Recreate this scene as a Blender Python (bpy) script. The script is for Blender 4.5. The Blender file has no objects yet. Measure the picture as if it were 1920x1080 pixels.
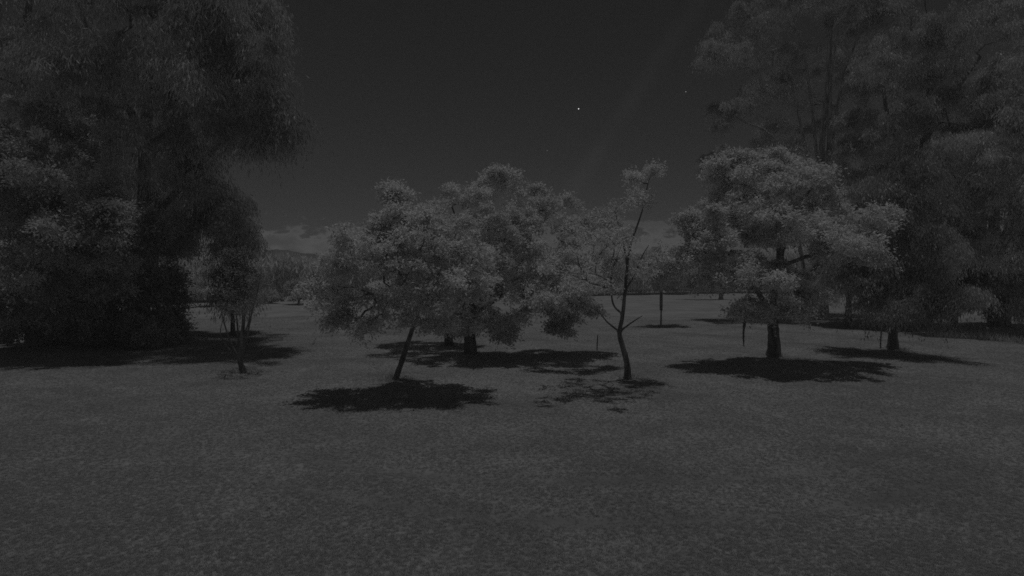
import bpy, math, random
import numpy as np
from mathutils import Vector

# ------------------------------------------------------------------ camera, sky, moon, exposure
S = bpy.context.scene
C = S.collection
FPX, YH, CAMH = 1144.0, 510.0, 3.5          # focal length in photo pixels, horizon row, camera height

cd = bpy.data.cameras.new('camera')
cam = bpy.data.objects.new('camera', cd)
C.objects.link(cam)
cd.sensor_width = 36.0
cd.lens = 36.0 * FPX / 1920.0
cd.clip_start, cd.clip_end = 0.05, 6000
cam.location = (0, 0, CAMH)
cam.rotation_euler = (math.radians(90) - math.atan((540 - YH) / FPX), 0, 0)
S.camera = cam

MOON = Vector((0.02, 0.0, 1.0)).normalized()    # towards the moon
EL = math.asin(MOON.z)
ld = bpy.data.lights.new('moon', 'SUN')
ld.energy = 0.40
ld.angle = math.radians(0.5)
ld.color = (1, 1, 1)
moon = bpy.data.objects.new('moon', ld)
C.objects.link(moon)
moon.rotation_euler = MOON.to_track_quat('Z', 'Y').to_euler()

W = bpy.data.worlds.new('World')
S.world = W
W.use_nodes = True
wt = W.node_tree
wt.nodes.clear()


def N(t, kind, **kw):
    n = t.nodes.new(kind)
    for k, v in kw.items():
        if k == 'ins':
            for i, x in v.items():
                n.inputs[i].default_value = x
        else:
            setattr(n, k, v)
    return n


def math_node(t, op, a, b=None, clamp=False):
    n = t.nodes.new('ShaderNodeMath')
    n.operation = op
    n.use_clamp = clamp
    for i, v in enumerate((a, b)):
        if v is None:
            continue
        if isinstance(v, (int, float)):
            n.inputs[i].default_value = v
        else:
            t.links.new(v, n.inputs[i])
    return n.outputs[0]


def ramp(t, src, pts):
    n = t.nodes.new('ShaderNodeValToRGB')
    e = n.color_ramp.elements
    while len(e) < len(pts):
        e.new(0.5)
    for i, (p, v) in enumerate(pts):
        e[i].position = p
        e[i].color = (v, v, v, 1)
    t.links.new(src, n.inputs[0])
    return n.outputs[0]


def maprange(t, src, a, b, c, d, smooth=True):
    n = t.nodes.new('ShaderNodeMapRange')
    n.interpolation_type = 'SMOOTHSTEP' if smooth else 'LINEAR'
    n.inputs['From Min'].default_value = a
    n.inputs['From Max'].default_value = b
    n.inputs['To Min'].default_value = c
    n.inputs['To Max'].default_value = d
    t.links.new(src, n.inputs['Value'])
    return n.outputs['Result']


def direction(px, py):
    v = Vector(((px - 960), FPX, -(py - 540)))
    a = -math.atan((540 - YH) / FPX)
    y = v.y * math.cos(a) - v.z * math.sin(a)
    z = v.y * math.sin(a) + v.z * math.cos(a)
    return Vector((v.x, y, z)).normalized()


SKY_STRENGTH = 0.0038
sky = N(wt, 'ShaderNodeTexSky', sky_type='NISHITA')
sky.sun_disc = False
sky.sun_elevation = EL
sky.sun_rotation = math.atan2(MOON.x, MOON.y)
sky.air_density = 1.0
sky.dust_density = 0.4
bw = N(wt, 'ShaderNodeRGBToBW')                  # the camera sees in monochrome
wt.links.new(sky.outputs[0], bw.inputs[0])
tc = N(wt, 'ShaderNodeTexCoord')
sep = N(wt, 'ShaderNodeSeparateXYZ')
wt.links.new(tc.outputs['Generated'], sep.inputs[0])
base = math_node(wt, 'MULTIPLY', bw.outputs[0], SKY_STRENGTH)
# low bank of cloud along the horizon, all the way round
mp = N(wt, 'ShaderNodeMapping')
mp.inputs['Scale'].default_value = (26, 26, 60)
wt.links.new(tc.outputs['Generated'], mp.inputs[0])
cn = N(wt, 'ShaderNodeTexNoise', ins={'Scale': 1.0, 'Detail': 7.0, 'Roughness': 0.55})
wt.links.new(mp.outputs[0], cn.inputs['Vector'])
warp = math_node(wt, 'MULTIPLY', math_node(wt, 'SUBTRACT', cn.outputs['Fac'], 0.5), 0.13)
h = math_node(wt, 'ADD', sep.outputs['Z'], warp)
topf = maprange(wt, h, 0.061, 0.074, 1.0, 0.0)
cl = math_node(wt, 'MULTIPLY', topf, math_node(wt, 'MULTIPLY', maprange(wt, cn.outputs['Fac'], 0.3, 0.7, 0.03, 0.11), 1.0))
base = math_node(wt, 'ADD', base, cl)
# faint streak of high cloud
mp2 = N(wt, 'ShaderNodeMapping')
a1, a2 = direction(1270, 60), direction(1130, 270)
nrm = a1.cross(a2).normalized()
dt = N(wt, 'ShaderNodeVectorMath', operation='DOT_PRODUCT')
dt.inputs[1].default_value = nrm
wt.links.new(tc.outputs['Generated'], dt.inputs[0])
sn = N(wt, 'ShaderNodeTexNoise', ins={'Scale': 9.0, 'Detail': 5.0})
wt.links.new(tc.outputs['Generated'], sn.inputs['Vector'])
band = maprange(wt, math_node(wt, 'ABSOLUTE', dt.outputs['Value']), 0.0, 0.022, 1.0, 0.0)
brk = maprange(wt, sn.outputs['Fac'], 0.3, 0.62, 0.15, 1.0)
base = math_node(wt, 'ADD', base, math_node(wt, 'MULTIPLY', math_node(wt, 'MULTIPLY', band, brk), 0.0042))
# the three stars
for px, py, size, val in ((1085, 204, 0.0013, 1.6), (1286, 172, 0.0009, 0.45), (1026, 282, 0.0008, 0.32)):
    dn = N(wt, 'ShaderNodeVectorMath', operation='DISTANCE')
    dn.inputs[1].default_value = direction(px, py)
    wt.links.new(tc.outputs['Generated'], dn.inputs[0])
    sv = maprange(wt, dn.outputs['Value'], 0.0, size, val, 0.0)
    base = math_node(wt, 'ADD', base, sv)
comb = N(wt, 'ShaderNodeCombineColor')
for i in range(3):
    wt.links.new(base, comb.inputs[i])
bg = N(wt, 'ShaderNodeBackground', ins={'Strength': 1.0})
wo = N(wt, 'ShaderNodeOutputWorld')
wt.links.new(comb.outputs[0], bg.inputs['Color'])
wt.links.new(bg.outputs[0], wo.inputs['Surface'])

S.view_settings.view_transform = 'Standard'
S.view_settings.look = 'None'
S.view_settings.exposure = 0
S.view_settings.gamma = 1
S.view_settings.use_curve_mapping = False
S.render.engine = 'CYCLES'
cy = S.cycles
cy.use_denoising = False                # a starlight sensor's grain
cy.use_adaptive_sampling = False
cy.max_bounces = 8
cy.diffuse_bounces = 7
cy.transmission_bounces = 6
cy.volume_bounces = 1
cy.pixel_filter_type = 'BLACKMAN_HARRIS'
cy.filter_width = 1.6

HAZE_DENSITY = 0.0022
HAZE_COLOR = 0.85

# ------------------------------------------------------------------ helpers
rng = np.random.default_rng(7)
random.seed(7)


def at(px, py, d):
    """the point seen at photo pixel (px, py), d metres ahead of the camera"""
    return np.array([(px - 960) / FPX * d, d, CAMH - (py - YH) / FPX * d])


def dist(py):
    return CAMH * FPX / (py - YH)


def ground_point(px, py):
    d = dist(py)
    return np.array([(px - 960) / FPX * d, d, 0.0])


def mesh_object(name, verts, faces, mat, parent=None, smooth=False):
    """verts (n,3) array; faces (m,k) array, or a list of such arrays"""
    if not isinstance(faces, list):
        faces = [faces]
    faces = [np.asarray(f, dtype=np.int32) for f in faces if len(f)]
    me = bpy.data.meshes.new(name)
    me.vertices.add(len(verts))
    me.vertices.foreach_set('co', np.asarray(verts, dtype=np.float32).ravel())
    loops = np.concatenate([f.ravel() for f in faces])
    counts = np.concatenate([np.full(len(f), f.shape[1], dtype=np.int32) for f in faces])
    starts = np.concatenate([[0], np.cumsum(counts)[:-1]]).astype(np.int32)
    me.loops.add(len(loops))
    me.loops.foreach_set('vertex_index', loops)
    me.polygons.add(len(counts))
    me.polygons.foreach_set('loop_start', starts)
    me.polygons.foreach_set('loop_total', counts)
    if smooth:
        me.polygons.foreach_set('use_smooth', np.ones(len(counts), dtype=bool))
    me.update(calc_edges=True)
    me.materials.append(mat)
    o = bpy.data.objects.new(name, me)
    C.objects.link(o)
    if parent is not None:
        o.parent = parent
    return o


def tag(o, label=None, cat=None, group=None, kind=None):
    for k, v in (('label', label), ('category', cat), ('group', group), ('kind', kind)):
        if v:
            o[k] = v
    return o


def empty(name, loc):
    o = bpy.data.objects.new(name, None)
    C.objects.link(o)
    o.location = loc
    o.empty_display_size = 0.3
    return o


def unit(v):
    return v / np.maximum(np.linalg.norm(v, axis=-1, keepdims=True), 1e-9)


# ------------------------------------------------------------------ materials (monochrome, as the near infrared camera sees)
def material(name):
    m = bpy.data.materials.new(name)
    m.use_nodes = True
    m.node_tree.nodes.clear()
    return m, m.node_tree


def grey(t, v):
    c = t.nodes.new('ShaderNodeCombineColor')
    for i in range(3):
        t.links.new(v, c.inputs[i])
    return c.outputs[0]


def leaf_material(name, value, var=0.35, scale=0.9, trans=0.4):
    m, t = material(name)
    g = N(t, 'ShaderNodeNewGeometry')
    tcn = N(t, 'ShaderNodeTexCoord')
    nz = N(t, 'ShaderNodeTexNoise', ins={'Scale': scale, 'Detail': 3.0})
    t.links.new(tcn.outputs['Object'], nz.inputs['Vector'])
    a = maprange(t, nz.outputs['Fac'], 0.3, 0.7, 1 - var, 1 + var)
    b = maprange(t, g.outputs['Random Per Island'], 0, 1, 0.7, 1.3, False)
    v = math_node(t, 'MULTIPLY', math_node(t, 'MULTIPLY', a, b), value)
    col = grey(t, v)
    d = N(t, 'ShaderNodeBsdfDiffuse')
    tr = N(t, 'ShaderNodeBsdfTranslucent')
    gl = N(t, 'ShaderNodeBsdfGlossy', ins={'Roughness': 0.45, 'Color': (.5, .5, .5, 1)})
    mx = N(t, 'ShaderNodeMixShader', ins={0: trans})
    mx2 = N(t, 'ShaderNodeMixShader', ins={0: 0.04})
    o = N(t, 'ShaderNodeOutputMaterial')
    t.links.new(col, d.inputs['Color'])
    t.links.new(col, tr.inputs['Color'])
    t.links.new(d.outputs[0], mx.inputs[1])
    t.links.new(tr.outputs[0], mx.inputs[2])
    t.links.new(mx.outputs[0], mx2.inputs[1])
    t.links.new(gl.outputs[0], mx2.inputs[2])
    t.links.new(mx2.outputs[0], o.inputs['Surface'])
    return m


def bark_material(name, value, streak=0.5):
    m, t = material(name)
    tcn = N(t, 'ShaderNodeTexCoord')
    mpn = N(t, 'ShaderNodeMapping')
    mpn.inputs['Scale'].default_value = (9, 9, 1.3)
    t.links.new(tcn.outputs['Object'], mpn.inputs[0])
    nz = N(t, 'ShaderNodeTexNoise', ins={'Scale': 1.0, 'Detail': 6.0, 'Roughness': 0.65})
    t.links.new(mpn.outputs[0], nz.inputs['Vector'])
    v = maprange(t, nz.outputs['Fac'], 0.3, 0.7, value * (1 - streak), value * (1 + streak))
    d = N(t, 'ShaderNodeBsdfDiffuse')
    bmp = N(t, 'ShaderNodeBump', ins={'Strength': 0.8, 'Distance': 0.03})
    t.links.new(nz.outputs['Fac'], bmp.inputs['Height'])
    t.links.new(bmp.outputs[0], d.inputs['Normal'])
    t.links.new(grey(t, v), d.inputs['Color'])
    o = N(t, 'ShaderNodeOutputMaterial')
    t.links.new(d.outputs[0], o.inputs['Surface'])
    return m


def ground_material():
    m, t = material('lawn')
    g = N(t, 'ShaderNodeNewGeometry')
    nz = N(t, 'ShaderNodeTexNoise', ins={'Scale': 0.35, 'Detail': 5.0, 'Roughness': 0.6})
    t.links.new(g.outputs['Position'], nz.inputs['Vector'])
    n2 = N(t, 'ShaderNodeTexNoise', ins={'Scale': 4.0, 'Detail': 6.0, 'Roughness': 0.7})
    t.links.new(g.outputs['Position'], n2.inputs['Vector'])
    n3 = N(t, 'ShaderNodeTexNoise', ins={'Scale': 42.0, 'Detail': 3.0, 'Roughness': 0.7})
    t.links.new(g.outputs['Position'], n3.inputs['Vector'])
    a = maprange(t, nz.outputs['Fac'], 0.3, 0.7, 0.82, 1.15)
    b = maprange(t, n2.outputs['Fac'], 0.3, 0.7, 0.92, 1.08)
    c = maprange(t, n3.outputs['Fac'], 0.3, 0.7, 0.93, 1.07)
    v = math_node(t, 'MULTIPLY', math_node(t, 'MULTIPLY', math_node(t, 'MULTIPLY', a, b), c), 0.43)
    at_ = N(t, 'ShaderNodeAttribute', attribute_name='wear')
    v = math_node(t, 'MULTIPLY', v, maprange(t, at_.outputs['Fac'], 0, 1, 1.0, 0.6, False))
    d = N(t, 'ShaderNodeBsdfDiffuse')
    t.links.new(grey(t, v), d.inputs['Color'])
    bmp = N(t, 'ShaderNodeBump', ins={'Strength': 0.2, 'Distance': 0.02})
    t.links.new(math_node(t, 'ADD', n2.outputs['Fac'], n3.outputs['Fac']), bmp.inputs['Height'])
    t.links.new(bmp.outputs[0], d.inputs['Normal'])
    o = N(t, 'ShaderNodeOutputMaterial')
    t.links.new(d.outputs[0], o.inputs['Surface'])
    return m


def flat_material(name, value, scale=0.02):
    m, t = material(name)
    g = N(t, 'ShaderNodeNewGeometry')
    nz = N(t, 'ShaderNodeTexNoise', ins={'Scale': scale, 'Detail': 6.0, 'Roughness': 0.65})
    t.links.new(g.outputs['Position'], nz.inputs['Vector'])
    v = maprange(t, nz.outputs['Fac'], 0.3, 0.7, value * 0.6, value * 1.4)
    d = N(t, 'ShaderNodeBsdfDiffuse')
    t.links.new(grey(t, v), d.inputs['Color'])
    o = N(t, 'ShaderNodeOutputMaterial')
    t.links.new(d.outputs[0], o.inputs['Surface'])
    return m


M = {
    'leaf': leaf_material('orchard_leaf', 0.88, 0.1, 0.8, 0.48),
    'leaf_mid': leaf_material('shrub_leaf', 0.64, 0.3, 0.6, 0.45),
    'leaf_dark': leaf_material('gum_leaf', 0.72, 0.25, 0.35, 0.42),
    'needle': leaf_material('weeping_leaf', 0.60, 0.3, 0.4, 0.4),
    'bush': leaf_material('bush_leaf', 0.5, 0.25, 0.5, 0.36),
    'cane': leaf_material('cane_leaf', 0.88, 0.1, 0.12, 0.5),
    'grass': leaf_material('grass_blade', 0.48, 0.12, 0.35, 0.4),
    'bark': bark_material('dark_bark', 0.22),
    'pale_bark': bark_material('pale_smooth_bark', 0.5, 0.6),
    'wood': bark_material('weathered_wood', 0.2),
    'lawn': ground_material(),
    'hill': flat_material('forested_hill', 0.07),
}

# ------------------------------------------------------------------ the ground, hills, haze
PH = rng.uniform(0, 6.28, 8)


def ground_z(x, y):
    """gentle swells and hollows of the lawn"""
    r = np.clip((np.hypot(x, y) - 4) / 12, 0, 1)
    z = 0.045 * np.sin(x * 0.55 + PH[0]) * np.sin(y * 0.43 + PH[1])
    z = z + 0.035 * np.sin(x * 1.1 + y * 0.7 + PH[2]) + 0.03 * np.sin(x * 0.31 - y * 1.25 + PH[3])
    z = z + 0.012 * np.sin(x * 2.9 + PH[4]) * np.sin(y * 3.3 + PH[5])
    # two shallow wheel ruts curving across the lawn
    for off in (0.0, 1.5):
        rut = y - (8.5 + off + 0.05 * (x - 1.5) ** 2)
        z = z - 0.03 * np.exp(-(rut / 0.2) ** 2) * np.exp(-((x - 2) / 7) ** 4)
    return z * (0.4 + 0.6 * r)


def wear(x, y):
    """how worn the turf is along the old wheel track"""
    w_ = 0
    for off in (0.0, 1.5):
        rut = y - (8.5 + off + 0.05 * (x - 1.5) ** 2)
        w_ = w_ + np.exp(-(rut / 0.26) ** 2) * np.exp(-((x - 2) / 7) ** 4) * (0.65 + 0.35 * np.sin(x * 1.9 + off * 3) * np.sin(x * 0.7 + 1))
    return w_


def axis(a, b, fine0, fine1, step, grow=1.22):
    mid = np.arange(fine0, fine1 + 1e-6, step)
    lo, hi = [], []
    s, v = step, fine0
    while v > a:
        s *= grow
        v -= s
        lo.append(max(v, a))
    s, v = step, fine1
    while v < b:
        s *= grow
        v += s
        hi.append(min(v, b))
    return np.array(lo[::-1] + list(mid) + hi)


gx = axis(-600, 600, -30, 30, 0.2)
gy = axis(-600, 600, 3, 42, 0.2)
GX, GY = np.meshgrid(gx, gy)
GZ = ground_z(GX, GY) * (np.hypot(GX, GY) < 75)
v = np.stack([GX, GY, GZ], -1).reshape(-1, 3)
nx, ny = len(gx), len(gy)
ii, jj = np.meshgrid(np.arange(nx - 1), np.arange(ny - 1))
q = (jj * nx + ii).ravel()
lawn = mesh_object('ground', v, np.stack([q, q + 1, q + 1 + nx, q + nx], -1), M['lawn'], smooth=True)
wa = lawn.data.attributes.new('wear', 'FLOAT', 'POINT')
wa.data.foreach_set('value', wear(v[:, 0], v[:, 1]).astype(np.float32))
tag(lawn, 'wide mown lawn running from the camera to the far cane', kind='structure')

# hills: a long low ridge with a wooded skyline
hx = np.linspace(-595, 595, 500)
rows = []
for k, t_ in enumerate(np.linspace(0, 1, 14)):
    y = 340 + 150 * t_
    env = math.sin(math.pi * min(1.0, t_ * 1.0))
    ridge = 13.5 + 3.0 * np.sin(hx * 0.034 + 0.6) + 2.0 * np.sin(hx * 0.085 + 2.0) + 1.0 * np.sin(hx * 0.23) + rng.uniform(-1, 1, len(hx)) * 0.7
    zz = ridge * env - 0.5
    rows.append(np.stack([hx, np.full_like(hx, y) + rng.uniform(-3, 3, len(hx)), zz], -1))
hv = np.concatenate(rows)
nx, ny = len(hx), len(rows)
ii, jj = np.meshgrid(np.arange(nx - 1), np.arange(ny - 1))
q = (jj * nx + ii).ravel()
hills = mesh_object('hills', hv, np.stack([q, q + 1, q + 1 + nx, q + nx], -1), M['hill'], smooth=True)
tag(hills, 'low dark wooded ridge on the horizon', kind='structure')

if HAZE_DENSITY:  # added haze lifts dark areas to the sensor's black level, also softening the ridge
    x0, x1, y0, y1, z0, z1 = -603, 603, -603, 603, -1.0, 32.0
    bv = np.array([[x, y, z] for z in (z0, z1) for y in (y0, y1) for x in (x0, x1)])
    bf = np.array([[0, 2, 3, 1], [4, 5, 7, 6], [0, 1, 5, 4], [2, 6, 7, 3], [0, 4, 6, 2], [1, 3, 7, 5]])
    m, t = material('black_lift_haze')
    vol = N(t, 'ShaderNodeVolumePrincipled')
    vol.inputs['Density'].default_value = HAZE_DENSITY
    vol.inputs['Color'].default_value = (HAZE_COLOR,) * 3 + (1,)
    o = N(t, 'ShaderNodeOutputMaterial')
    t.links.new(vol.outputs[0], o.inputs['Volume'])
    haze = mesh_object('haze', bv, bf, m)
    tag(haze, 'thin pale haze added over the whole scene to lift its darkest tones', kind='stuff')


# ------------------------------------------------------------------ trees
def tube(pts, radii, sides=7, wob=0.0):
    """swept tube through pts: (verts, quads)"""
    pts = np.asarray(pts, float)
    n = len(pts)
    tang = unit(np.gradient(pts, axis=0))
    up = np.array([0.3, 1.0, 0.1]) if abs(tang[0][2]) > 0.7 else np.array([0, 0, 1.0])
    a = unit(np.cross(tang, up))
    b = np.cross(tang, a)
    ang = np.arange(sides) * 2 * math.pi / sides
    r = np.asarray(radii)[:, None] * (1 + wob * rng.uniform(-1, 1, (n, sides)))
    ring = pts[:, None] + a[:, None] * (np.cos(ang)[None, :, None] * r[..., None]) + b[:, None] * (np.sin(ang)[None, :, None] * r[..., None])
    i, j = np.meshgrid(np.arange(n - 1), np.arange(sides), indexing='ij')
    i, j = i.ravel(), j.ravel()
    j2 = (j + 1) % sides
    f = np.stack([i * sides + j, i * sides + j2, (i + 1) * sides + j2, (i + 1) * sides + j], -1)
    return ring.reshape(-1, 3), f


def spline(pts, per=5):
    pts = np.asarray(pts, float)
    if len(pts) < 3:
        t_ = np.linspace(0, 1, per + 1)[:, None]
        return pts[0] * (1 - t_) + pts[1] * t_
    P = np.vstack([2 * pts[0] - pts[1], pts, 2 * pts[-1] - pts[-2]])
    out = []
    for i in range(1, len(P) - 2):
        for t_ in np.arange(per) / per:
            out.append(0.5 * ((2 * P[i]) + (-P[i - 1] + P[i + 1]) * t_ + (2 * P[i - 1] - 5 * P[i] + 4 * P[i + 1] - P[i + 2]) * t_ ** 2
                              + (-P[i - 1] + 3 * P[i] - 3 * P[i + 1] + P[i + 2]) * t_ ** 3))
    out.append(P[-2])
    return np.array(out)


def join(parts):
    vs, fs, n = [], [], 0
    for v_, f_ in parts:
        vs.append(v_)
        fs.append(f_ + n)
        n += len(v_)
    return np.concatenate(vs), np.concatenate(fs)


def blob_points(blobs, n, minsep=0.0):
    """clump centres inside the crown's ellipsoids, more towards the shell"""
    vol = np.array([b[1][0] * b[1][1] * b[1][2] for b in blobs]) ** 0.8
    cnt = np.maximum(2, (vol / vol.sum() * n)).astype(int)
    out = []
    for (c, r), k in zip(blobs, cnt):
        d = unit(rng.normal(size=(k, 3)))
        d[:, 2] = np.where(d[:, 2] < -0.5, d[:, 2] * 0.5, d[:, 2])
        rad = rng.uniform(0.25, 1.0, (k, 1)) ** 0.5
        out.append(np.asarray(c) + d * rad * np.asarray(r) * rng.uniform(0.86, 1.12, (k, 1)))
    return np.concatenate(out)


def clustered(blobs, n, cr, size=6, even=0.5):
    """clump centres gathered into domed masses with open gaps between them"""
    loose = blob_points(blobs, int(n * even))
    n = int(n * (1 - even))
    cen = blob_points(blobs, max(6, n // size))
    w_ = rng.uniform(0.35, 1.65, len(cen))
    k = np.maximum(2, (w_ / w_.sum() * n)).astype(int)
    c = np.repeat(cen, k, axis=0)
    rr = np.repeat(cr * w_ ** 0.5, k)[:, None]
    d = unit(rng.normal(size=(len(c), 3)))
    d[:, 2] = np.abs(d[:, 2]) * 0.75 - 0.22
    return np.concatenate([loose, c + d * rr * rng.uniform(0.3, 1.0, (len(c), 1))])


def grow(stems, targets, sag=0.1):
    """join every clump centre to the nearest wood already grown"""
    nodes = [p for s in stems for p in s]
    parent = []
    k = 0
    for s in stems:
        for i in range(len(s)):
            parent.append(k + i - 1 if i else -1)
        k += len(s)
    nstem = len(nodes)
    top = nodes[nstem - 1]
    low = min(s[-1][2] for s in stems) * 0.45
    order = np.argsort(np.linalg.norm(targets - top, axis=1))
    pos = np.zeros((nstem + len(targets) * 3, 3))
    pos[:nstem] = nodes
    bad = pos[:nstem, 2] < low
    n = nstem
    ends = []
    for ti in order:
        t_ = targets[ti]
        dd = np.linalg.norm(pos[:n] - t_, axis=1)
        up = pos[:n, 2] - t_[2]
        dd = dd + np.maximum(up, 0) * 0.8
        dd[:nstem][bad] += 50
        p = int(np.argmin(dd))
        a = pos[p]
        for f in (0.35, 0.7, 1.0):
            w = a * (1 - f) + t_ * f
            if f < 1:
                L = np.linalg.norm(t_ - a)
                w = w + rng.normal(size=3) * L * 0.07
                w[2] += L * sag * math.sin(f * math.pi)
            pos[n] = w
            parent.append(p)
            p = n
            n += 1
        ends.append(n - 1)
    parent = np.array(parent)
    w = np.zeros(n)
    w[ends] = 1
    for i in range(n - 1, nstem - 1, -1):
        w[parent[i]] += w[i]
    return pos[:n], parent, w, nstem


def leaves_at(ends, per, spread, leaf_len, leaf_w, kind, droop=0.0):
    """sprigs of leaves round every clump centre: verts, quads (one rhombus per leaf)"""
    k = len(ends)
    tw = max(4, int(round(per / 14)))
    c = np.repeat(ends, tw, axis=0)
    scale = np.repeat(rng.uniform(0.55, 1.35, k), tw)[:, None]
    d = rng.normal(size=(len(c), 3))
    if kind == 'layer':
        d[:, 2] = d[:, 2] * 0.42 + 0.12
    elif kind == 'weep':
        d[:, 2] = d[:, 2] * 0.6 + 0.25
    else:
        d[:, 2] = d[:, 2] * 0.8 + 0.15
    d = unit(d)
    L = spread * scale * rng.uniform(0.5, 1.25, (len(c), 1))
    m = max(3, per // tw)
    s = rng.uniform(0.1, 1.0, (len(c), m, 1))
    p = c[:, None] + d[:, None] * L[:, None] * s
    p[..., 2] -= (droop * L * s[..., 0] ** 2)
    p = p + rng.normal(size=p.shape) * leaf_len * 0.55
    p = p.reshape(-1, 3)
    n = len(p)
    along = np.repeat(d, m, axis=0) + rng.normal(size=(n, 3)) * 0.7
    if kind == 'weep':
        along = along * 0.35 + np.array([0, 0, -1.0])
    else:
        along[:, 2] -= 0.25
    along = unit(along)
    up = rng.normal(size=(n, 3)) * (0.55 if kind == 'layer' else 0.9) + np.array([0, 0, 0.9])
    side = unit(np.cross(along, up))
    nl = unit(np.cross(side, along))
    ln = leaf_len * rng.uniform(0.6, 1.3, (n, 1))
    wd = leaf_w * rng.uniform(0.6, 1.3, (n, 1))
    v0 = p
    v1 = p + along * ln * 0.45 + side * wd * 0.5 + nl * wd * 0.1
    v2 = p + along * ln - nl * ln * 0.12
    v3 = p + along * ln * 0.45 - side * wd * 0.5 + nl * wd * 0.1
    vv = np.stack([v0, v1, v2, v3], 1).reshape(-1, 3)
    return vv, np.arange(4 * n, dtype=np.int32).reshape(-1, 4)


def tree(name, label, base, stems, blobs, n_clumps, per, spread, leaf, mat, bark, r_base, kind='layer', droop=0.0,
         group=None, cat='tree', sag=0.1, twig_min=0.006, limb_r=0.5, taper=0.55, cr=0.45):
    """stems: lists of points in the world, first at the base; blobs: (centre, radii)"""
    root = empty(name, tuple(base))
    tag(root, label, cat, group)
    base = np.asarray(base, float)
    st = [spline(np.asarray(s, float) - base) for s in stems]
    tg = clustered([(np.asarray(c) - base, r) for c, r in blobs], n_clumps, cr, 6 if cr < 0.9 else 9, 0.55 if cr < 0.9 else 0.35)
    tg = tg[tg[:, 2] > 0.35]
    pos, parent, w, ns = grow(st, tg, sag)
    # trunk and stems
    for i, s in enumerate(st):
        r0 = r_base if i == 0 else r_base * limb_r
        u = np.linspace(0, 1, len(s))
        rad = r0 * (1 - taper * u)
        rad = rad * (1 + (0.3 if i == 0 else 0.1) * np.exp(-u * 16))
        s = s.copy()
        s[0, 2] -= 0.15
        tv, tf = tube(s, rad, 9, 0.07)
        mesh_object('limb' if i else 'trunk', tv, tf, bark, root, smooth=True)
    # branches
    total = w[:ns].sum() if ns else 1
    parts = []
    rr = twig_min * np.maximum(w, 1) ** 0.5
    cap = r_base * (1 - taper) * 0.8
    rr = np.minimum(rr, cap)
    for i in range(ns, len(pos)):
        p = parent[i]
        a, b = pos[p], pos[i]
        ra = min(rr[i] * 1.25, cap) if p < ns else rr[p]
        parts.append(tube(np.array([a, b]), [ra, rr[i]], 4 if rr[i] < 0.03 else 6))
    bv, bf = join(parts)
    tag(mesh_object('branches', bv, bf, bark, root, smooth=True), kind='stuff')
    ends = pos[ns:][w[ns:] <= 1.01]
    lv, lf = leaves_at(np.concatenate([tg, ends[::4]]), per, spread, leaf[0], leaf[1], kind, droop)
    keep = lv[::4, 2] > 0.12
    lf = lf[keep]
    tag(mesh_object('crown', lv, lf, mat, root), kind='stuff')
    return root


def blob(px, py, d, rx, ry, rz):
    """crown ellipsoid from its place in the picture; rx, ry in photo pixels, rz metres of depth"""
    return (at(px, py, d), (rx / FPX * d, rz, ry / FPX * d))


def trunk_line(d, pts, lean=0.0):
    out = []
    for i, (px, py) in enumerate(pts):
        dd = d - lean * i / max(1, len(pts) - 1)
        out.append(at(px, py, dd))
    out[0][2] = 0.0
    return out


# --- front row of small spreading trees
D = dist(718)
s = trunk_line(D, [(738, 718), (752, 680), (764, 642), (782, 590), (788, 555), (800, 510)], 0.9)
s2 = trunk_line(D - .7, [(782, 592), (760, 560), (720, 530)], 0.3); s2[0] = s[3].copy()
tree('small_tree', 'small spreading tree with a thin leaning trunk, nearest of the middle trees', ground_point(738, 718), [s, s2],
     [blob(780, 470, D - 1.9, 110, 70, 2.0), blob(690, 480, D - 2.2, 84, 66, 1.7), blob(860, 500, D - 2.1, 90, 70, 1.9), blob(740, 400, D - 1.7, 46, 34, 1.0),
      blob(612, 552, D - 2.4, 50, 44, 1.1), blob(790, 560, D - 2.2, 110, 45, 1.9), blob(820, 420, D - 1.8, 70, 40, 1.3), blob(735, 605, D - 2.4, 80, 22, 1.3), blob(752, 378, D - 1.5, 26, 16, .4), blob(622, 600, D - 2.4, 26, 20, .5)],
     400, 130, 0.36, (0.105, 0.055), M['leaf'], M['bark'], 0.095, droop=0.3)

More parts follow.
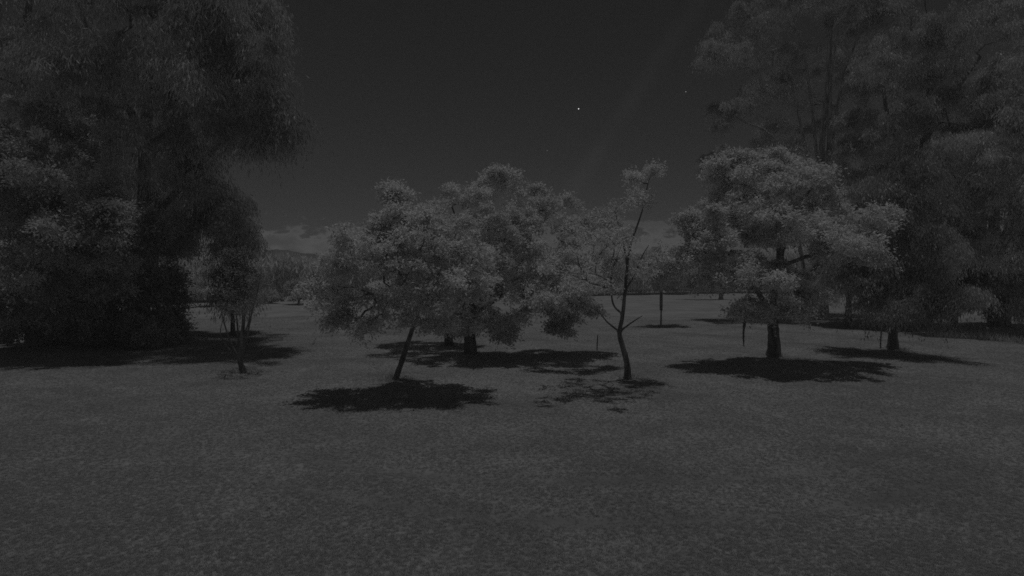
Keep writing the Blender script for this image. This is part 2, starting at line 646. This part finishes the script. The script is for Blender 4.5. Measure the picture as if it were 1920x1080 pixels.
D = dist(665)
s = trunk_line(D, [(882, 665), (880, 620), (884, 590), (892, 540), (905, 480)], 0.8)
s2 = trunk_line(D, [(884, 592), (940, 555), (1000, 520), (1050, 500)], 0.6); s2[0] = s[2].copy()
s3 = trunk_line(D, [(884, 592), (850, 540), (810, 490)], 0.5); s3[0] = s[2].copy()
tree('spreading_tree', 'broad spreading tree with a thick short trunk behind the leaning one', ground_point(882, 665), [s, s2, s3],
     [blob(900, 430, D - 1.0 - 0.2, 120, 62, 2.8), blob(830, 440, D - 0.2, 90, 50, 2.4), blob(1000, 450, D - .8 - 0.2, 90, 60, 2.4), blob(1060, 520, D - 1.2 - 0.2, 60, 50, 1.8),
      blob(925, 360, D - .5 - 0.2, 55, 28, 1.2), blob(860, 375, D - 0.2, 34, 18, .9), blob(1010, 395, D - .6 - 0.2, 40, 22, .9), blob(940, 540, D - 1.2 - 0.2, 100, 46, 2.4), blob(1040, 612, D - .6 - 0.2, 40, 22, 0.9),
      blob(920, 600, D - 1.4 - 0.2, 60, 25, 1.6), blob(840, 590, D + .5 - 0.2, 50, 28, 1.4), blob(1085, 530, D - 4.2, 40, 26, 1.0), blob(1020, 560, D - 3.8, 40, 24, .9), blob(1130, 500, D - 3.4, 30, 24, .8), blob(1040, 570, D - .8, 70, 40, 1.8), blob(975, 500, D - .9, 80, 60, 2.0), blob(905, 615, D - 1.6, 46, 26, .9), blob(960, 628, D - 1.2, 34, 16, .7), blob(1120, 430, D - .4, 36, 44, 1.0), blob(1125, 520, D - .6, 40, 36, .9), blob(745, 560, D + .3, 50, 40, 1.2), blob(1085, 440, D - .4 - 0.2, 40, 40, 1.2), blob(1080, 585, D - .5 - 0.2, 40, 26, 1.0), blob(1065, 378, D - .5, 30, 16, .5), blob(1010, 362, D - .5, 14, 8, .3), blob(925, 328, D - .5, 10, 10, .3), blob(950, 340, D - .5 - 0.2, 16, 12, .4)],
     620, 145, 0.42, (0.125, 0.065), M['leaf'], M['bark'], 0.26, droop=0.35)

D = dist(648)
s = trunk_line(D, [(842, 648), (838, 600), (836, 560), (828, 500)], 0.2)
tree('spreading_tree', 'leafy tree half hidden behind the broad one, its trunk just left of it', ground_point(842, 648), [s],
     [blob(820, 470, D, 80, 60, 2.0), blob(842, 600, D - .6, 22, 40, .5), blob(838, 615, D - .7, 16, 26, .4), blob(846, 580, D - .6, 26, 30, .6), blob(850, 560, D, 50, 40, 1.4), blob(770, 520, D, 60, 50, 1.5)],
     130, 190, 0.45, (0.12, 0.065), M['leaf'], M['bark'], 0.2, droop=0.35)

# thin sparse tree
D = dist(710)
s = trunk_line(D, [(1178, 710), (1176, 680), (1165, 640), (1162, 622), (1168, 590), (1172, 545), (1176, 500), (1180, 462)], 0.5)
def off(i, pts, lean=.4):
    q = trunk_line(D - .3, pts, lean); q[0] = s[i].copy(); return q
sb = [s,
      off(3, [(1162, 622), (1140, 605), (1122, 585), (1085, 562)]),
      off(4, [(1166, 600), (1150, 570), (1146, 530), (1150, 480), (1156, 440)]),
      off(6, [(1176, 500), (1170, 465), (1160, 425), (1152, 395)]),
      off(7, [(1180, 462), (1192, 430), (1205, 390), (1214, 345), (1222, 325)]),
      off(5, [(1172, 545), (1190, 515), (1204, 480), (1216, 460)]),
      off(3, [(1163, 618), (1185, 605), (1205, 592)], .2)]
tree('slender_tree', 'slender forking tree with almost bare branches and two leafy tufts at the top', ground_point(1178, 710), sb,
     [blob(1055, 500, D - 3.0, 50, 30, 1.6), blob(1224, 325, D - .6, 20, 7, .4), blob(1222, 326, D - .6, 18, 6, .3), blob(1187, 338, D - .6, 10, 6, .2), blob(1188, 336, D - .6, 8, 5, .2), blob(1190, 368, D - 1 - 0.3, 14, 5, .3), blob(1150, 385, D - 1.8 - 0.3, 28, 14, .7),
      blob(1105, 540, D - 1.8, 56, 44, 2.0), blob(1100, 470, D - 2.4, 60, 50, 2.2), blob(1150, 440, D - 2.8, 50, 36, 1.8), blob(1190, 500, D - 2.4, 50, 30, 1.6), blob(1225, 500, D - .5 - 0.3, 26, 26, .8), blob(1215, 380, D - .9, 10, 8, .3)],
     130, 60, 0.34, (0.085, 0.045), M['leaf'], M['bark'], 0.105, taper=0.72, twig_min=0.0045, limb_r=0.34, cr=0.16)

# the big one on the right
D = dist(668)
s = trunk_line(D, [(1453, 668), (1452, 630), (1450, 595), (1456, 540), (1462, 470), (1450, 400)], 1.2)
s2 = trunk_line(D - .4, [(1452, 596), (1500, 540), (1540, 480), (1570, 430)], 1.2); s2[0] = s[2].copy()
s3 = trunk_line(D - .4, [(1452, 596), (1410, 530), (1370, 470)], 1.4); s3[0] = s[2].copy()
s4 = trunk_line(D - .8, [(1462, 470), (1490, 400), (1520, 350)], .8); s4[0] = s[4].copy()
tree('round_tree', 'large round-crowned tree with a thick straight trunk, right of the thin forking tree', ground_point(1453, 668), [s, s2, s3, s4],
     [blob(1420, 345, D - 2.6, 76, 44, 2.2), blob(1505, 335, D - 2.4, 52, 34, 1.8), blob(1365, 415, D - 3.0, 66, 50, 2.4), blob(1455, 430, D - 3.0, 84, 54, 2.8), blob(1540, 380, D - 2.6, 24, 40, 1.4),
      blob(1618, 420, D - 2.8, 54, 28, 1.7), blob(1600, 480, D - 2.8, 44, 30, 1.5), blob(1655, 412, D - 2.4, 26, 16, .8), blob(1320, 470, D - 3.4, 50, 44, 2.0), blob(1410, 515, D - 3.6, 80, 40, 2.4), blob(1385, 300, D - 2.4, 40, 12, .8), blob(1480, 296, D - 2.2, 40, 12, .8),
      blob(1440, 572, D - 4.2, 62, 24, 1.5), blob(1420, 590, D - 4.4, 30, 14, .8), blob(1505, 545, D - 4.0, 40, 28, 1.6), blob(1545, 470, D - 2.8, 40, 40, 1.6), blob(1345, 530, D - 3.8, 46, 26, 1.4), blob(1300, 495, D - 3.4, 34, 24, 1.0), blob(1290, 405, D - 3, 26, 18, .8), blob(1345, 330, D - 2.4, 24, 26, .8), blob(1620, 455, D - 5, 24, 16, 1.0)],
     680, 150, 0.38, (0.125, 0.065), M['leaf'], M['bark'], 0.26, droop=0.4)
# dead limb hanging below its crown
D2 = D - 2.2
rt = bpy.data.objects['round_tree']
b0 = np.array(rt.location)
pts = spline([at(1397, 560, D2) - b0, at(1397, 600, D2) - b0, at(1395, 625, D2) - b0, at(1396, 650, D2) - b0])
tv, tf = tube(pts, np.linspace(0.085, 0.02, len(pts)), 7, 0.25)
o = mesh_object('dead_limb', tv, tf, M['bark'], rt, smooth=True)
o['label'] = 'short dead limb hanging straight down'

# dome-shaped weeping tree at the right
D = dist(652)
s = trunk_line(D, [(1676, 652), (1676, 600), (1674, 520), (1676, 430), (1680, 370)], 0.8)
tree('weeping_tree', 'dark dome-shaped weeping tree with its own oval shadow, right of the round-crowned tree', ground_point(1676, 652), [s],
     [blob(1664, 350, D - .8 - 1.6, 70, 50, 2.0), blob(1684, 420, D - 1 - 1.6, 90, 70, 2.6), blob(1724, 490, D - 1 - 1.6, 60, 70, 2.0), blob(1624, 500, D - .8 - 1.6, 60, 70, 2.0), blob(1684, 560, D - 1 - 1.6, 90, 44, 2.4), blob(1604, 400, D - 1.6, 50, 60, 1.5)],
     320, 300, 0.7, (0.15, 0.04), M['needle'], M['bark'], 0.2, kind='weep', droop=0.9, cr=0.8)

# --- small multi-stemmed tree at the left
D = dist(697)
s = trunk_line(D, [(455, 697), (448, 675), (452, 640), (456, 590), (452, 540), (450, 500)], 0.3)
sb = [s]
for pts in ([(449, 678), (430, 640), (418, 600), (410, 560), (405, 520)], [(450, 672), (462, 630), (472, 585), (484, 540), (490, 505)],
            [(452, 660), (444, 610), (438, 560), (432, 520)], [(450, 665), (425, 650), (412, 625), (420, 590)], [(452, 640), (466, 600), (468, 560)]):
    q = trunk_line(D, pts, .4); q[0] = s[1].copy() if pts[0][1] > 655 else s[2].copy(); sb.append(q)
tree('multi_stemmed_tree', 'small vase-shaped tree with many thin upright stems, leftmost on the open lawn', ground_point(455, 697), sb,
     [blob(450, 500, D - .2, 34, 40, 1.2), blob(450, 560, D - .4, 46, 60, 1.7), blob(415, 560, D - .3, 20, 36, .6), blob(485, 530, D - .3, 24, 40, .6)],
     100, 22, 0.4, (0.09, 0.02), M['leaf_mid'], M['bark'], 0.10, taper=0.8, limb_r=0.4, kind='free', twig_min=0.005)

# --- tall dark trees at the left
GL = 'tall trees at the left edge of the lawn'
D = 31.5
s = trunk_line(D, [(262, 640), (266, 560), (270, 430), (276, 280), (290, 120), (300, -40), (310, -160)], 0)
s2 = trunk_line(D, [(276, 300), (330, 240), (400, 160), (450, 60), (480, -60)], 2.5); s2[0] = s[3].copy()
s3 = trunk_line(D, [(268, 440), (320, 375), (370, 320), (420, 268), (480, 240)], 2.5); s3[0] = s[2].copy()
s4 = trunk_line(D, [(280, 260), (230, 160), (180, 70), (150, 0)], 1); s4[0] = s[3].copy()
tree('tall_tree', 'tall weeping tree with a thick dark trunk and open drooping crown at the left', at(262, 640, D) * [1, 1, 0], [s, s2, s3, s4],
     [blob(300, -60, D - 3.0, 190, 90, 6.5), blob(180, 60, D - 3.0, 110, 80, 5.2), blob(370, 130, D - 1 - 3.0, 110, 80, 4.5), blob(440, 60, D - 2 - 3.0, 80, 90, 3.9), blob(500, 170, D - 2.5 - 3.0, 36, 60, 1.8),
      blob(522, 275, D - 2.8 - 3.0, 18, 26, 0.9), blob(480, 235, D - 2.5 - 3.0, 45, 40, 1.8), blob(240, 190, D - 3.0, 130, 90, 5.2), blob(330, 300, D - 1 - 3.0, 90, 60, 3.9), blob(478, 120, D - 7.5, 22, 60, 2.2), blob(420, 40, D - 6, 60, 50, 2.6), blob(405, 150, D - 7.0, 50, 60, 2.4), blob(440, 150, D - 1 - 3.0, 80, 80, 3.9), blob(400, 10, D - 3.0, 120, 70, 5.2), blob(490, 20, D - 1 - 3.0, 40, 60, 2.6), blob(400, 240, D - 2 - 3.0, 60, 40, 2.6), blob(120, 110, D + 1 - 3.0, 60, 50, 2.6)],
     800, 200, 0.8, (0.26, 0.045), M['needle'], M['bark'], 0.40, kind='weep', droop=1.1, group=None, cr=1.35, twig_min=0.008)

D = 30
s = trunk_line(D, [(60, 645), (62, 560), (70, 450), (80, 330), (90, 260)], 0)
s2 = trunk_line(D, [(62, 560), (120, 460), (170, 400)], 1); s2[0] = s[1].copy()
tree('broad_tree', 'leafy broad tree with a pale lit top at the left edge', at(60, 645, D) * [1, 1, 0], [s, s2],
     [blob(60, 270, D - 4.5, 110, 70, 3.9), blob(130, 340, D - 1 - 4.5, 90, 60, 3.2), blob(30, 400, D - 1 - 4.5, 110, 80, 3.9), blob(160, 420, D - 1.5 - 4.5, 70, 50, 2.6), blob(-40, 330, D - 4.5, 80, 100, 3.9),
      blob(90, 510, D - .5 - 4.5, 120, 60, 3.4), blob(40, 575, D - .3 - 4.5, 100, 50, 2.9), blob(180, 520, D - 4.5, 60, 60, 2.3)],
     480, 300, 0.7, (0.15, 0.065), M['leaf_mid'], M['bark'], 0.32, droop=0.5, cr=1.0)

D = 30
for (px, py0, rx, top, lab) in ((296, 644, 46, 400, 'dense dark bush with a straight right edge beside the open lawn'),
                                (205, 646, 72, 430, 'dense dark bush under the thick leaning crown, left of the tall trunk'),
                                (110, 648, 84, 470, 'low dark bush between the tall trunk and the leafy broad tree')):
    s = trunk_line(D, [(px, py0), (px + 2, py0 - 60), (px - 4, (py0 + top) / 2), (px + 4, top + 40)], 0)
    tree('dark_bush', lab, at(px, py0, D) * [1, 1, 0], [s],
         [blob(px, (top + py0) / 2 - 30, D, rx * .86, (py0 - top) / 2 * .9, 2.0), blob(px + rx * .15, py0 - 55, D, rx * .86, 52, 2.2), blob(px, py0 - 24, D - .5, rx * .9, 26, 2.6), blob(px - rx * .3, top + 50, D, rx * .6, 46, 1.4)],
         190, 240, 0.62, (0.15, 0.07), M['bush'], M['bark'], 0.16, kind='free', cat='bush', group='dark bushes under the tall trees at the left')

D = 34
s = trunk_line(D, [(436, 629), (434, 560), (428, 480), (424, 400), (415, 350)], 0.5)
s2 = trunk_line(D, [(430, 500), (405, 420), (375, 370), (350, 340)], .5); s2[0] = s[2].copy()
tree('weeping_tree', 'narrow weeping tree hanging like a dark curtain over the lawn, left of the gap', at(436, 629, D) * [1, 1, 0], [s, s2],
     [blob(425, 370, D, 36, 38, 1.5), blob(435, 440, D - .4, 36, 56, 1.6), blob(440, 520, D - .4, 30, 40, 1.2), blob(445, 560, D - .4, 22, 20, 1.0), blob(370, 390, D, 40, 44, 1.6), blob(330, 440, D + .5, 34, 50, 1.5), blob(300, 350, D + 1, 50, 60, 2.0)],
     340, 260, 0.8, (0.22, 0.045), M['needle'], M['bark'], 0.11, kind='weep', droop=1.2, cr=0.7)

D = 40
s = trunk_line(D, [(40, 612), (44, 450), (52, 250), (60, 60), (70, -100)], 0)
tree('tall_tree', 'dark tall tree behind the leafy broad one at the far left corner', at(40, 612, D) * [1, 1, 0], [s],
     [blob(60, 60, D, 130, 110, 5), blob(0, 160, D, 120, 90, 5), blob(160, 160, D, 80, 110, 4), blob(60, -80, D, 120, 70, 4), blob(190, 300, D, 70, 100, 3.5)],
     380, 220, 1.2, (0.3, 0.06), M['needle'], M['bark'], 0.4, kind='weep', droop=0.9, cr=1.35, twig_min=0.008)

# --- tall dark trees at the right
D = 45
stems = [trunk_line(D, [(1545, 599), (1543, 500), (1540, 380), (1538, 270), (1548, 150), (1552, 20), (1560, -80)], 0)]
for pts in ([(1543, 500), (1525, 380), (1505, 270), (1480, 170), (1450, 120)], [(1542, 480), (1560, 360), (1590, 260), (1625, 180), (1640, 120)],
            [(1542, 430), (1530, 330), (1520, 220), (1500, 90), (1470, 10)], [(1542, 420), (1556, 300), (1570, 180), (1600, 80), (1640, 30)],
            [(1525, 380), (1460, 290), (1390, 230), (1350, 210)], [(1540, 360), (1551, 250), (1553, 150), (1565, 60)]):
    stems.append(trunk_line(D, pts, rng.uniform(-1.5, 2.5)))
tree('gum_tree', 'tall many-stemmed tree with pale streaked bark above the round-crowned tree', at(1545, 599, D) * [1, 1, 0], stems,
     [blob(1430, 185, D - 2, 44, 34, 2.2), blob(1365, 235, D - 2, 40, 34, 2.0), blob(1395, 50, D - 1, 66, 50, 3), blob(1500, 20, D, 100, 50, 4), blob(1620, 50, D, 80, 44, 3.4), blob(1560, -50, D, 130, 60, 4.5),
      blob(1340, 300, D - 1.5, 24, 18, 1.2), blob(1350, 110, D - 1, 26, 44, 1.6), blob(1450, 280, D - 1, 60, 30, 2), blob(1640, 140, D - 1, 50, 24, 2), blob(1480, 220, D + 3.2, 90, 80, 2.4), blob(1600, 220, D + 3.2, 80, 90, 2.4), blob(1540, 130, D + 3.2, 130, 60, 2.4), blob(1560, 330, D + 4, 110, 60, 2.6), blob(1420, 120, D, 70, 60, 2.5)],
     560, 280, 0.75, (0.2, 0.055), M['leaf_dark'], M['pale_bark'], 0.30, kind='weep', droop=0.7, taper=0.6, cr=1.35, twig_min=0.009)

D = 41
s = trunk_line(D, [(1735, 607), (1730, 500), (1722, 380), (1730, 260), (1745, 130), (1770, 20)], 0)
s2 = trunk_line(D, [(1722, 380), (1690, 290), (1660, 220), (1650, 160)], 2); s2[0] = s[2].copy()
s3 = trunk_line(D, [(1730, 260), (1780, 180), (1830, 110)], 1); s3[0] = s[3].copy()
tree('gum_tree', 'tall billowing gum tree, its rounded tufts right of the pale stems', at(1735, 607, D) * [1, 1, 0], [s, s2, s3],
     [blob(1650, 130, D - 2 - 2.0, 40, 26, 2.6), blob(1670, 200, D - 2 - 2.0, 56, 36, 3.1), blob(1640, 250, D - 1.5 - 2.0, 40, 30, 2.6), blob(1760, 60, D - 2.0, 90, 50, 5.2), blob(1790, 170, D - 1 - 2.0, 90, 50, 4.5),
      blob(1740, 290, D - 2.0, 90, 70, 4.5), blob(1700, -20, D - 2.0, 90, 40, 5.2), blob(1860, 110, D - 2.0, 60, 60, 3.9), blob(1700, 120, D + 1 - 2.0, 90, 80, 3.9), blob(1640, 330, D + 1 - 2.0, 90, 70, 3.9), blob(1720, 400, D + 1 - 2.0, 110, 80, 3.9)],
     560, 300, 0.72, (0.2, 0.06), M['leaf_dark'], M['bark'], 0.42, kind='weep', droop=0.6, cr=1.35, twig_min=0.009)

D = 36
s = trunk_line(D, [(1868, 622), (1864, 500), (1860, 380), (1850, 250), (1860, 150)], 0)
s2 = trunk_line(D, [(1864, 500), (1900, 380), (1930, 280)], 0); s2[0] = s[1].copy()
tree('gum_tree', 'dark full-crowned gum tree at the right edge', at(1868, 622, D) * [1, 1, 0], [s, s2],
     [blob(1870, 230, D - 2.5, 80, 70, 4.5), blob(1830, 340, D - 2.5, 80, 80, 4.2), blob(1910, 340, D - 1 - 2.5, 60, 80, 4.2), blob(1870, 460, D - 2.5, 90, 80, 4.2), blob(1940, 180, D - 2.5, 80, 90, 4.2), blob(1890, 560, D + .5 - 2.5, 80, 50, 3.5)],
     520, 300, 0.75, (0.2, 0.06), M['leaf_dark'], M['bark'], 0.36, kind='weep', droop=0.6, cr=1.35, twig_min=0.009)

D = 39
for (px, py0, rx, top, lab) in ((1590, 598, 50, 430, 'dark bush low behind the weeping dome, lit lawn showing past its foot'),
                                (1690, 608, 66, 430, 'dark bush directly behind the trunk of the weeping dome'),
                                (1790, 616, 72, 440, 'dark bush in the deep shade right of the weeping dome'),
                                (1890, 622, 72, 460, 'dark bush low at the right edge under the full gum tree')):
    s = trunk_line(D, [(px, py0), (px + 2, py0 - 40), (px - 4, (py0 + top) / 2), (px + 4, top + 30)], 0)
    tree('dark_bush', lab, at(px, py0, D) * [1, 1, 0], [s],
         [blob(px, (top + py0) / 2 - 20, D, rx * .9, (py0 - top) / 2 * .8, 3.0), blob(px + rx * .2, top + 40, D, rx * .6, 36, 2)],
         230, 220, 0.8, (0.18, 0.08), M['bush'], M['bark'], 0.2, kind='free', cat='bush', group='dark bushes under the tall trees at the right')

# pale shrub and low tufts in the shade at the right
D = 35.5
s = trunk_line(D, [(1874, 640), (1876, 610), (1874, 585), (1876, 566)], 0)
tree('pale_shrub', 'small pale shrub catching light in the deep shade at the right edge', at(1874, 640, D) * [1, 1, 0], [s],
     [blob(1876, 566, D - .2, 22, 16, .7), blob(1866, 590, D, 18, 14, .5)], 40, 110, 0.3, (0.10, 0.05), M['leaf_mid'], M['bark'], 0.04, cat='shrub')

# --- far things
D = dist(612)
s = trunk_line(D, [(1240, 612), (1240, 585), (1240, 555), (1238, 520), (1240, 490)], 0)
tree('young_tree', 'young round tree far off on the lawn behind the slender forking tree', at(1240, 612, D) * [1, 1, 0], [s],
     [blob(1240, 500, D, 40, 40, 1.5), blob(1262, 520, D, 24, 22, 1), blob(1218, 520, D, 22, 22, 1)],
     80, 110, 0.5, (0.13, 0.07), M['leaf_mid'], M['pale_bark'], 0.062)
yt = bpy.data.objects['young_tree']
b0 = np.array(yt.location)
pts = np.array([at(1240, 582, D) - b0, at(1240, 571, D) - b0, at(1240, 560, D) - b0, at(1240, 548, D) - b0])
tv, tf = tube(pts, [0.09, 0.1, 0.1, 0.09], 10, 0.04)
o = mesh_object('trunk_wrap', tv, tf, M['wood'], yt, smooth=True)
o['label'] = 'dark wrap round the upper trunk'
D = dist(562)
s = trunk_line(D, [(1352, 562), (1352, 550), (1350, 535)], 0)
tree('young_tree', 'small distant tree with its dark stub of trunk seen beneath the round crown', at(1352, 562, D) * [1, 1, 0], [s],
     [blob(1325, 522, D, 48, 15, 1.2)], 50, 100, 0.9, (0.2, 0.1), M['leaf_mid'], M['bark'], 0.32)
for px, py, w_, h_, dd, lab in ((560, 566, 27, 52, 66, 'round dark shrub standing before the pale cane, left of the middle trees'),
                                (1152, 550, 30, 26, 92, 'low dark shrub before the cane, seen just left of the forking tree'),
                                (1200, 549, 22, 22, 94, 'low dark shrub before the cane, seen just right of the forking tree'),
                                (1268, 549, 22, 34, 94, 'dark shrub before the cane, right of the young round tree'),
                                (500, 566, 14, 16, 68, 'smallest dark shrub at the foot of the pale cane, left of the round one')):
    s = trunk_line(dd, [(px, py), (px, py - h_ * .4), (px, py - h_ * .6)], 0)
    s[0][2] = 0
    tree('dark_shrub', lab, at(px, py, dd) * [1, 1, 0], [s],
         [blob(px, py - h_ * .48, dd, w_ * .85, h_ * .40, w_ / FPX * dd)], 60, 130, 0.5, (0.2, 0.1), M['leaf_dark'], M['bark'], 0.12, kind='free', cat='shrub',
         group='shrubs in front of the far cane')
dd = 62
s = trunk_line(dd, [(395, 570), (395, 540), (395, 510), (396, 490)], 0)
tree('conical_bush', 'tall pale conical bush between the dark curtain tree and the cane', at(395, 570, dd) * [1, 1, 0], [s],
     [blob(395, 545, dd, 46, 24, 2.2), blob(396, 520, dd, 34, 24, 1.8), blob(398, 495, dd, 18, 20, 1.0)], 130, 150, 0.5, (0.18, 0.06), M['cane'], M['bark'], 0.12, kind='free', cat='bush')

# belt of tall cane right across the far side
n = 120000
u = rng.uniform(0, 1, n)
x = -62 + 140 * u
yl = np.interp(x, [-62, -38, 36, 128], [60, 68, 100, 112])
y = yl + rng.uniform(0, 1, n) ** 1.3 * 9 + 0.8 * np.sin(x * 0.9)
hmax = np.interp(x, [-62, -38, 0, 40, 128], [5.2, 5.4, 5.9, 6.4, 7.5]) + 0.5 * np.sin(x * 0.33) + 0.35 * np.sin(x * 1.13 + 1) + 0.25 * np.sin(x * 3.1)
hh = hmax * rng.uniform(0.12, 1.05, n) ** 0.75
ln = rng.uniform(0.8, 1.9, n)[:, None]
wd = rng.uniform(0.07, 0.16, n)[:, None]
along = unit(np.stack([rng.normal(size=n) * .32, rng.normal(size=n) * .4 - .15, np.where(rng.uniform(size=n) < .75, 0.8, -0.6)], -1))
p = np.stack([x, y, np.maximum(hh - ln[:, 0] * np.maximum(along[:, 2], 0), 0.05)], -1)
p[:, 2] = np.maximum(p[:, 2], np.where(along[:, 2] < 0, ln[:, 0] * 0.9, 0.02))
side = unit(np.cross(along, rng.normal(size=(n, 3))))
vv = np.stack([p, p + along * ln * .4 + side * wd, p + along * ln, p + along * ln * .4 - side * wd], 1).reshape(-1, 3)
tag(mesh_object('cane_belt', vv, np.arange(4 * n).reshape(-1, 4), M['cane']), 'long belt of tall pale cane along the far side of the lawn', 'cane', kind='stuff')

# rough unmown grass at the foot of the right-hand trees
n = 5200
px_ = rng.uniform(1740, 1990, n)
y = np.interp(px_, [1740, 1990], [33, 27]) + rng.uniform(0, 5.5, n)
x = (px_ - 960) / FPX * y
ln = rng.uniform(0.18, 0.6, n)[:, None]
along = unit(np.stack([rng.normal(size=n) * .35, rng.normal(size=n) * .35, np.ones(n)], -1))
side = unit(np.cross(along, rng.normal(size=(n, 3)))) * 0.012
p = np.stack([x, y, ground_z(x, y) - 0.01], -1)
tip = along * ln + np.array([0, 0, -0.1]) * ln
vv = np.stack([p - side, p + along * ln * .6 - side * .8, p + tip, p + along * ln * .6 + side * .8], 1).reshape(-1, 3)
tag(mesh_object('rough_grass', vv, np.arange(4 * n).reshape(-1, 4), M['leaf_mid']), 'rough longer grass at the edge of the shade on the right', 'grass', kind='stuff')

# longer grass the mower leaves round each trunk
P_, L_ = [], []
for o in C.objects:
    if o.get('category') == 'tree' and o.location.y < 42:
        k = 260
        a_ = rng.uniform(0, 6.283, k)
        q_ = rng.uniform(0.12, 1.0, k) ** 1.0 * rng.uniform(0.3, 0.75)
        P_.append(np.stack([o.location.x + np.cos(a_) * q_, o.location.y + np.sin(a_) * q_], -1))
        L_.append(rng.uniform(0.06, 0.26, k) * (1.15 - q_))
P_, ln = np.concatenate(P_), np.concatenate(L_)[:, None]
n = len(P_)
along = unit(np.stack([rng.normal(size=n) * .4, rng.normal(size=n) * .4, np.ones(n)], -1))
side = unit(np.cross(along, rng.normal(size=(n, 3)))) * 0.008
p = np.stack([P_[:, 0], P_[:, 1], ground_z(P_[:, 0], P_[:, 1]) - 0.01], -1)
vv = np.stack([p - side, p + along * ln * .6 - side * .8, p + along * ln, p + along * ln * .6 + side * .8], 1).reshape(-1, 3)
tag(mesh_object('long_grass', vv, np.arange(4 * n).reshape(-1, 4), M['grass']), 'longer unmown grass round the foot of each trunk', 'grass', kind='stuff')

# stakes
def stake(name, px, py, hgt, r, label, d=None, lean=0.03, group=None):
    b = ground_point(px, py)
    b[2] = ground_z(b[0], b[1])
    pts = np.array([[0, 0, -0.2], [0, 0, hgt * .3], [lean * hgt * .6, 0, hgt * .7], [lean * hgt, 0, hgt - .02], [lean * hgt, 0, hgt]])
    tv, tf = tube(pts, [r, r, r * .95, r * .95, r * .3], 8, 0.08)
    o = mesh_object(name, tv, tf, M['wood'], smooth=False)
    o.location = b
    tag(o, label, 'stake')


stake('stake', 1120, 660, 0.7, 0.025, 'thin dark stake in the lawn between the broad tree and the forking tree')
stake('stake', 1653, 652, 1.0, 0.03, 'short thin stake just left of the weeping dome tree')
stake('stake', 1836, 640, 0.95, 0.022, 'thin slanting stake at the edge of the right-hand shade', lean=0.16)

# ------------------------------------------------------------------ grass
nb = 12
gv, gf = [], []
for i in range(nb):
    a = random.uniform(0, 6.28)
    r = random.uniform(0, 0.055)
    hgt = random.uniform(0.02, 0.038)
    w_ = random.uniform(0.002, 0.0035)
    b = random.uniform(0, 6.28)
    lean = random.uniform(0.2, 1.1) * hgt
    c = np.array([r * math.cos(a), r * math.sin(a), -0.004])
    sd = np.array([math.cos(b), math.sin(b), 0]) * w_
    dr = np.array([-math.sin(b), math.cos(b), 0])
    k = len(gv)
    gv += [c - sd, c + sd, c + dr * lean * .35 + sd * .8 + [0, 0, hgt * .6], c + dr * lean * .35 - sd * .8 + [0, 0, hgt * .6], c + dr * lean + [0, 0, hgt]]
    gf += [(k, k + 1, k + 2, k + 3), (k + 3, k + 2, k + 4, k + 4)]
me = bpy.data.meshes.new('grass_tuft')
me.from_pydata([tuple(map(float, v_)) for v_ in gv], [], [f if f[2] != f[3] else f[:3] for f in gf])
me.materials.append(M['grass'])
tuft = bpy.data.objects.new('grass_tuft', me)          # source of the scatter, not linked to the scene

n = 640000
yy = 5.5 + 42 * rng.uniform(0, 1, n) ** 1.45
xx = rng.uniform(-1, 1, n) * (yy * 0.86 + 1.5)
patch = np.sin(xx * 1.7 + np.sin(yy * 1.3) * 2) * np.sin(yy * 2.1 + np.sin(xx * 0.9) * 2)
keep = rng.uniform(size=n) < (0.8 + 0.2 * patch) * (1 - 0.8 * wear(xx, yy))
xx, yy = xx[keep], yy[keep]
pts = np.stack([xx, yy, ground_z(xx, yy)], -1)
pm = bpy.data.meshes.new('grass')
pm.vertices.add(len(pts))
pm.vertices.foreach_set('co', pts.astype(np.float32).ravel())
pm.update()
go = bpy.data.objects.new('grass', pm)
C.objects.link(go)
tag(go, 'short mown grass covering the near lawn', 'grass', kind='stuff')
ng = bpy.data.node_groups.new('grass_scatter', 'GeometryNodeTree')
ng.interface.new_socket('Geometry', in_out='INPUT', socket_type='NodeSocketGeometry')
ng.interface.new_socket('Geometry', in_out='OUTPUT', socket_type='NodeSocketGeometry')
gi, goo = ng.nodes.new('NodeGroupInput'), ng.nodes.new('NodeGroupOutput')
mp_ = ng.nodes.new('GeometryNodeMeshToPoints')
oi = ng.nodes.new('GeometryNodeObjectInfo')
oi.inputs['Object'].default_value = tuft
oi.inputs['As Instance'].default_value = True
ip = ng.nodes.new('GeometryNodeInstanceOnPoints')
rv = ng.nodes.new('FunctionNodeRandomValue')
rv.data_type = 'FLOAT_VECTOR'
rv.inputs[0].default_value = (-0.12, -0.12, 0)
rv.inputs[1].default_value = (0.12, 0.12, 6.28)
rs = ng.nodes.new('FunctionNodeRandomValue')
rs.data_type = 'FLOAT'
rs.inputs[2].default_value = 0.6
rs.inputs[3].default_value = 0.9
ng.links.new(gi.outputs[0], mp_.inputs[0])
ng.links.new(mp_.outputs[0], ip.inputs['Points'])
ng.links.new(oi.outputs['Geometry'], ip.inputs['Instance'])
ng.links.new(rv.outputs[0], ip.inputs['Rotation'])
ng.links.new(rs.outputs[1], ip.inputs['Scale'])
ng.links.new(ip.outputs[0], goo.inputs[0])
md = go.modifiers.new('scatter', 'NODES')
md.node_group = ng
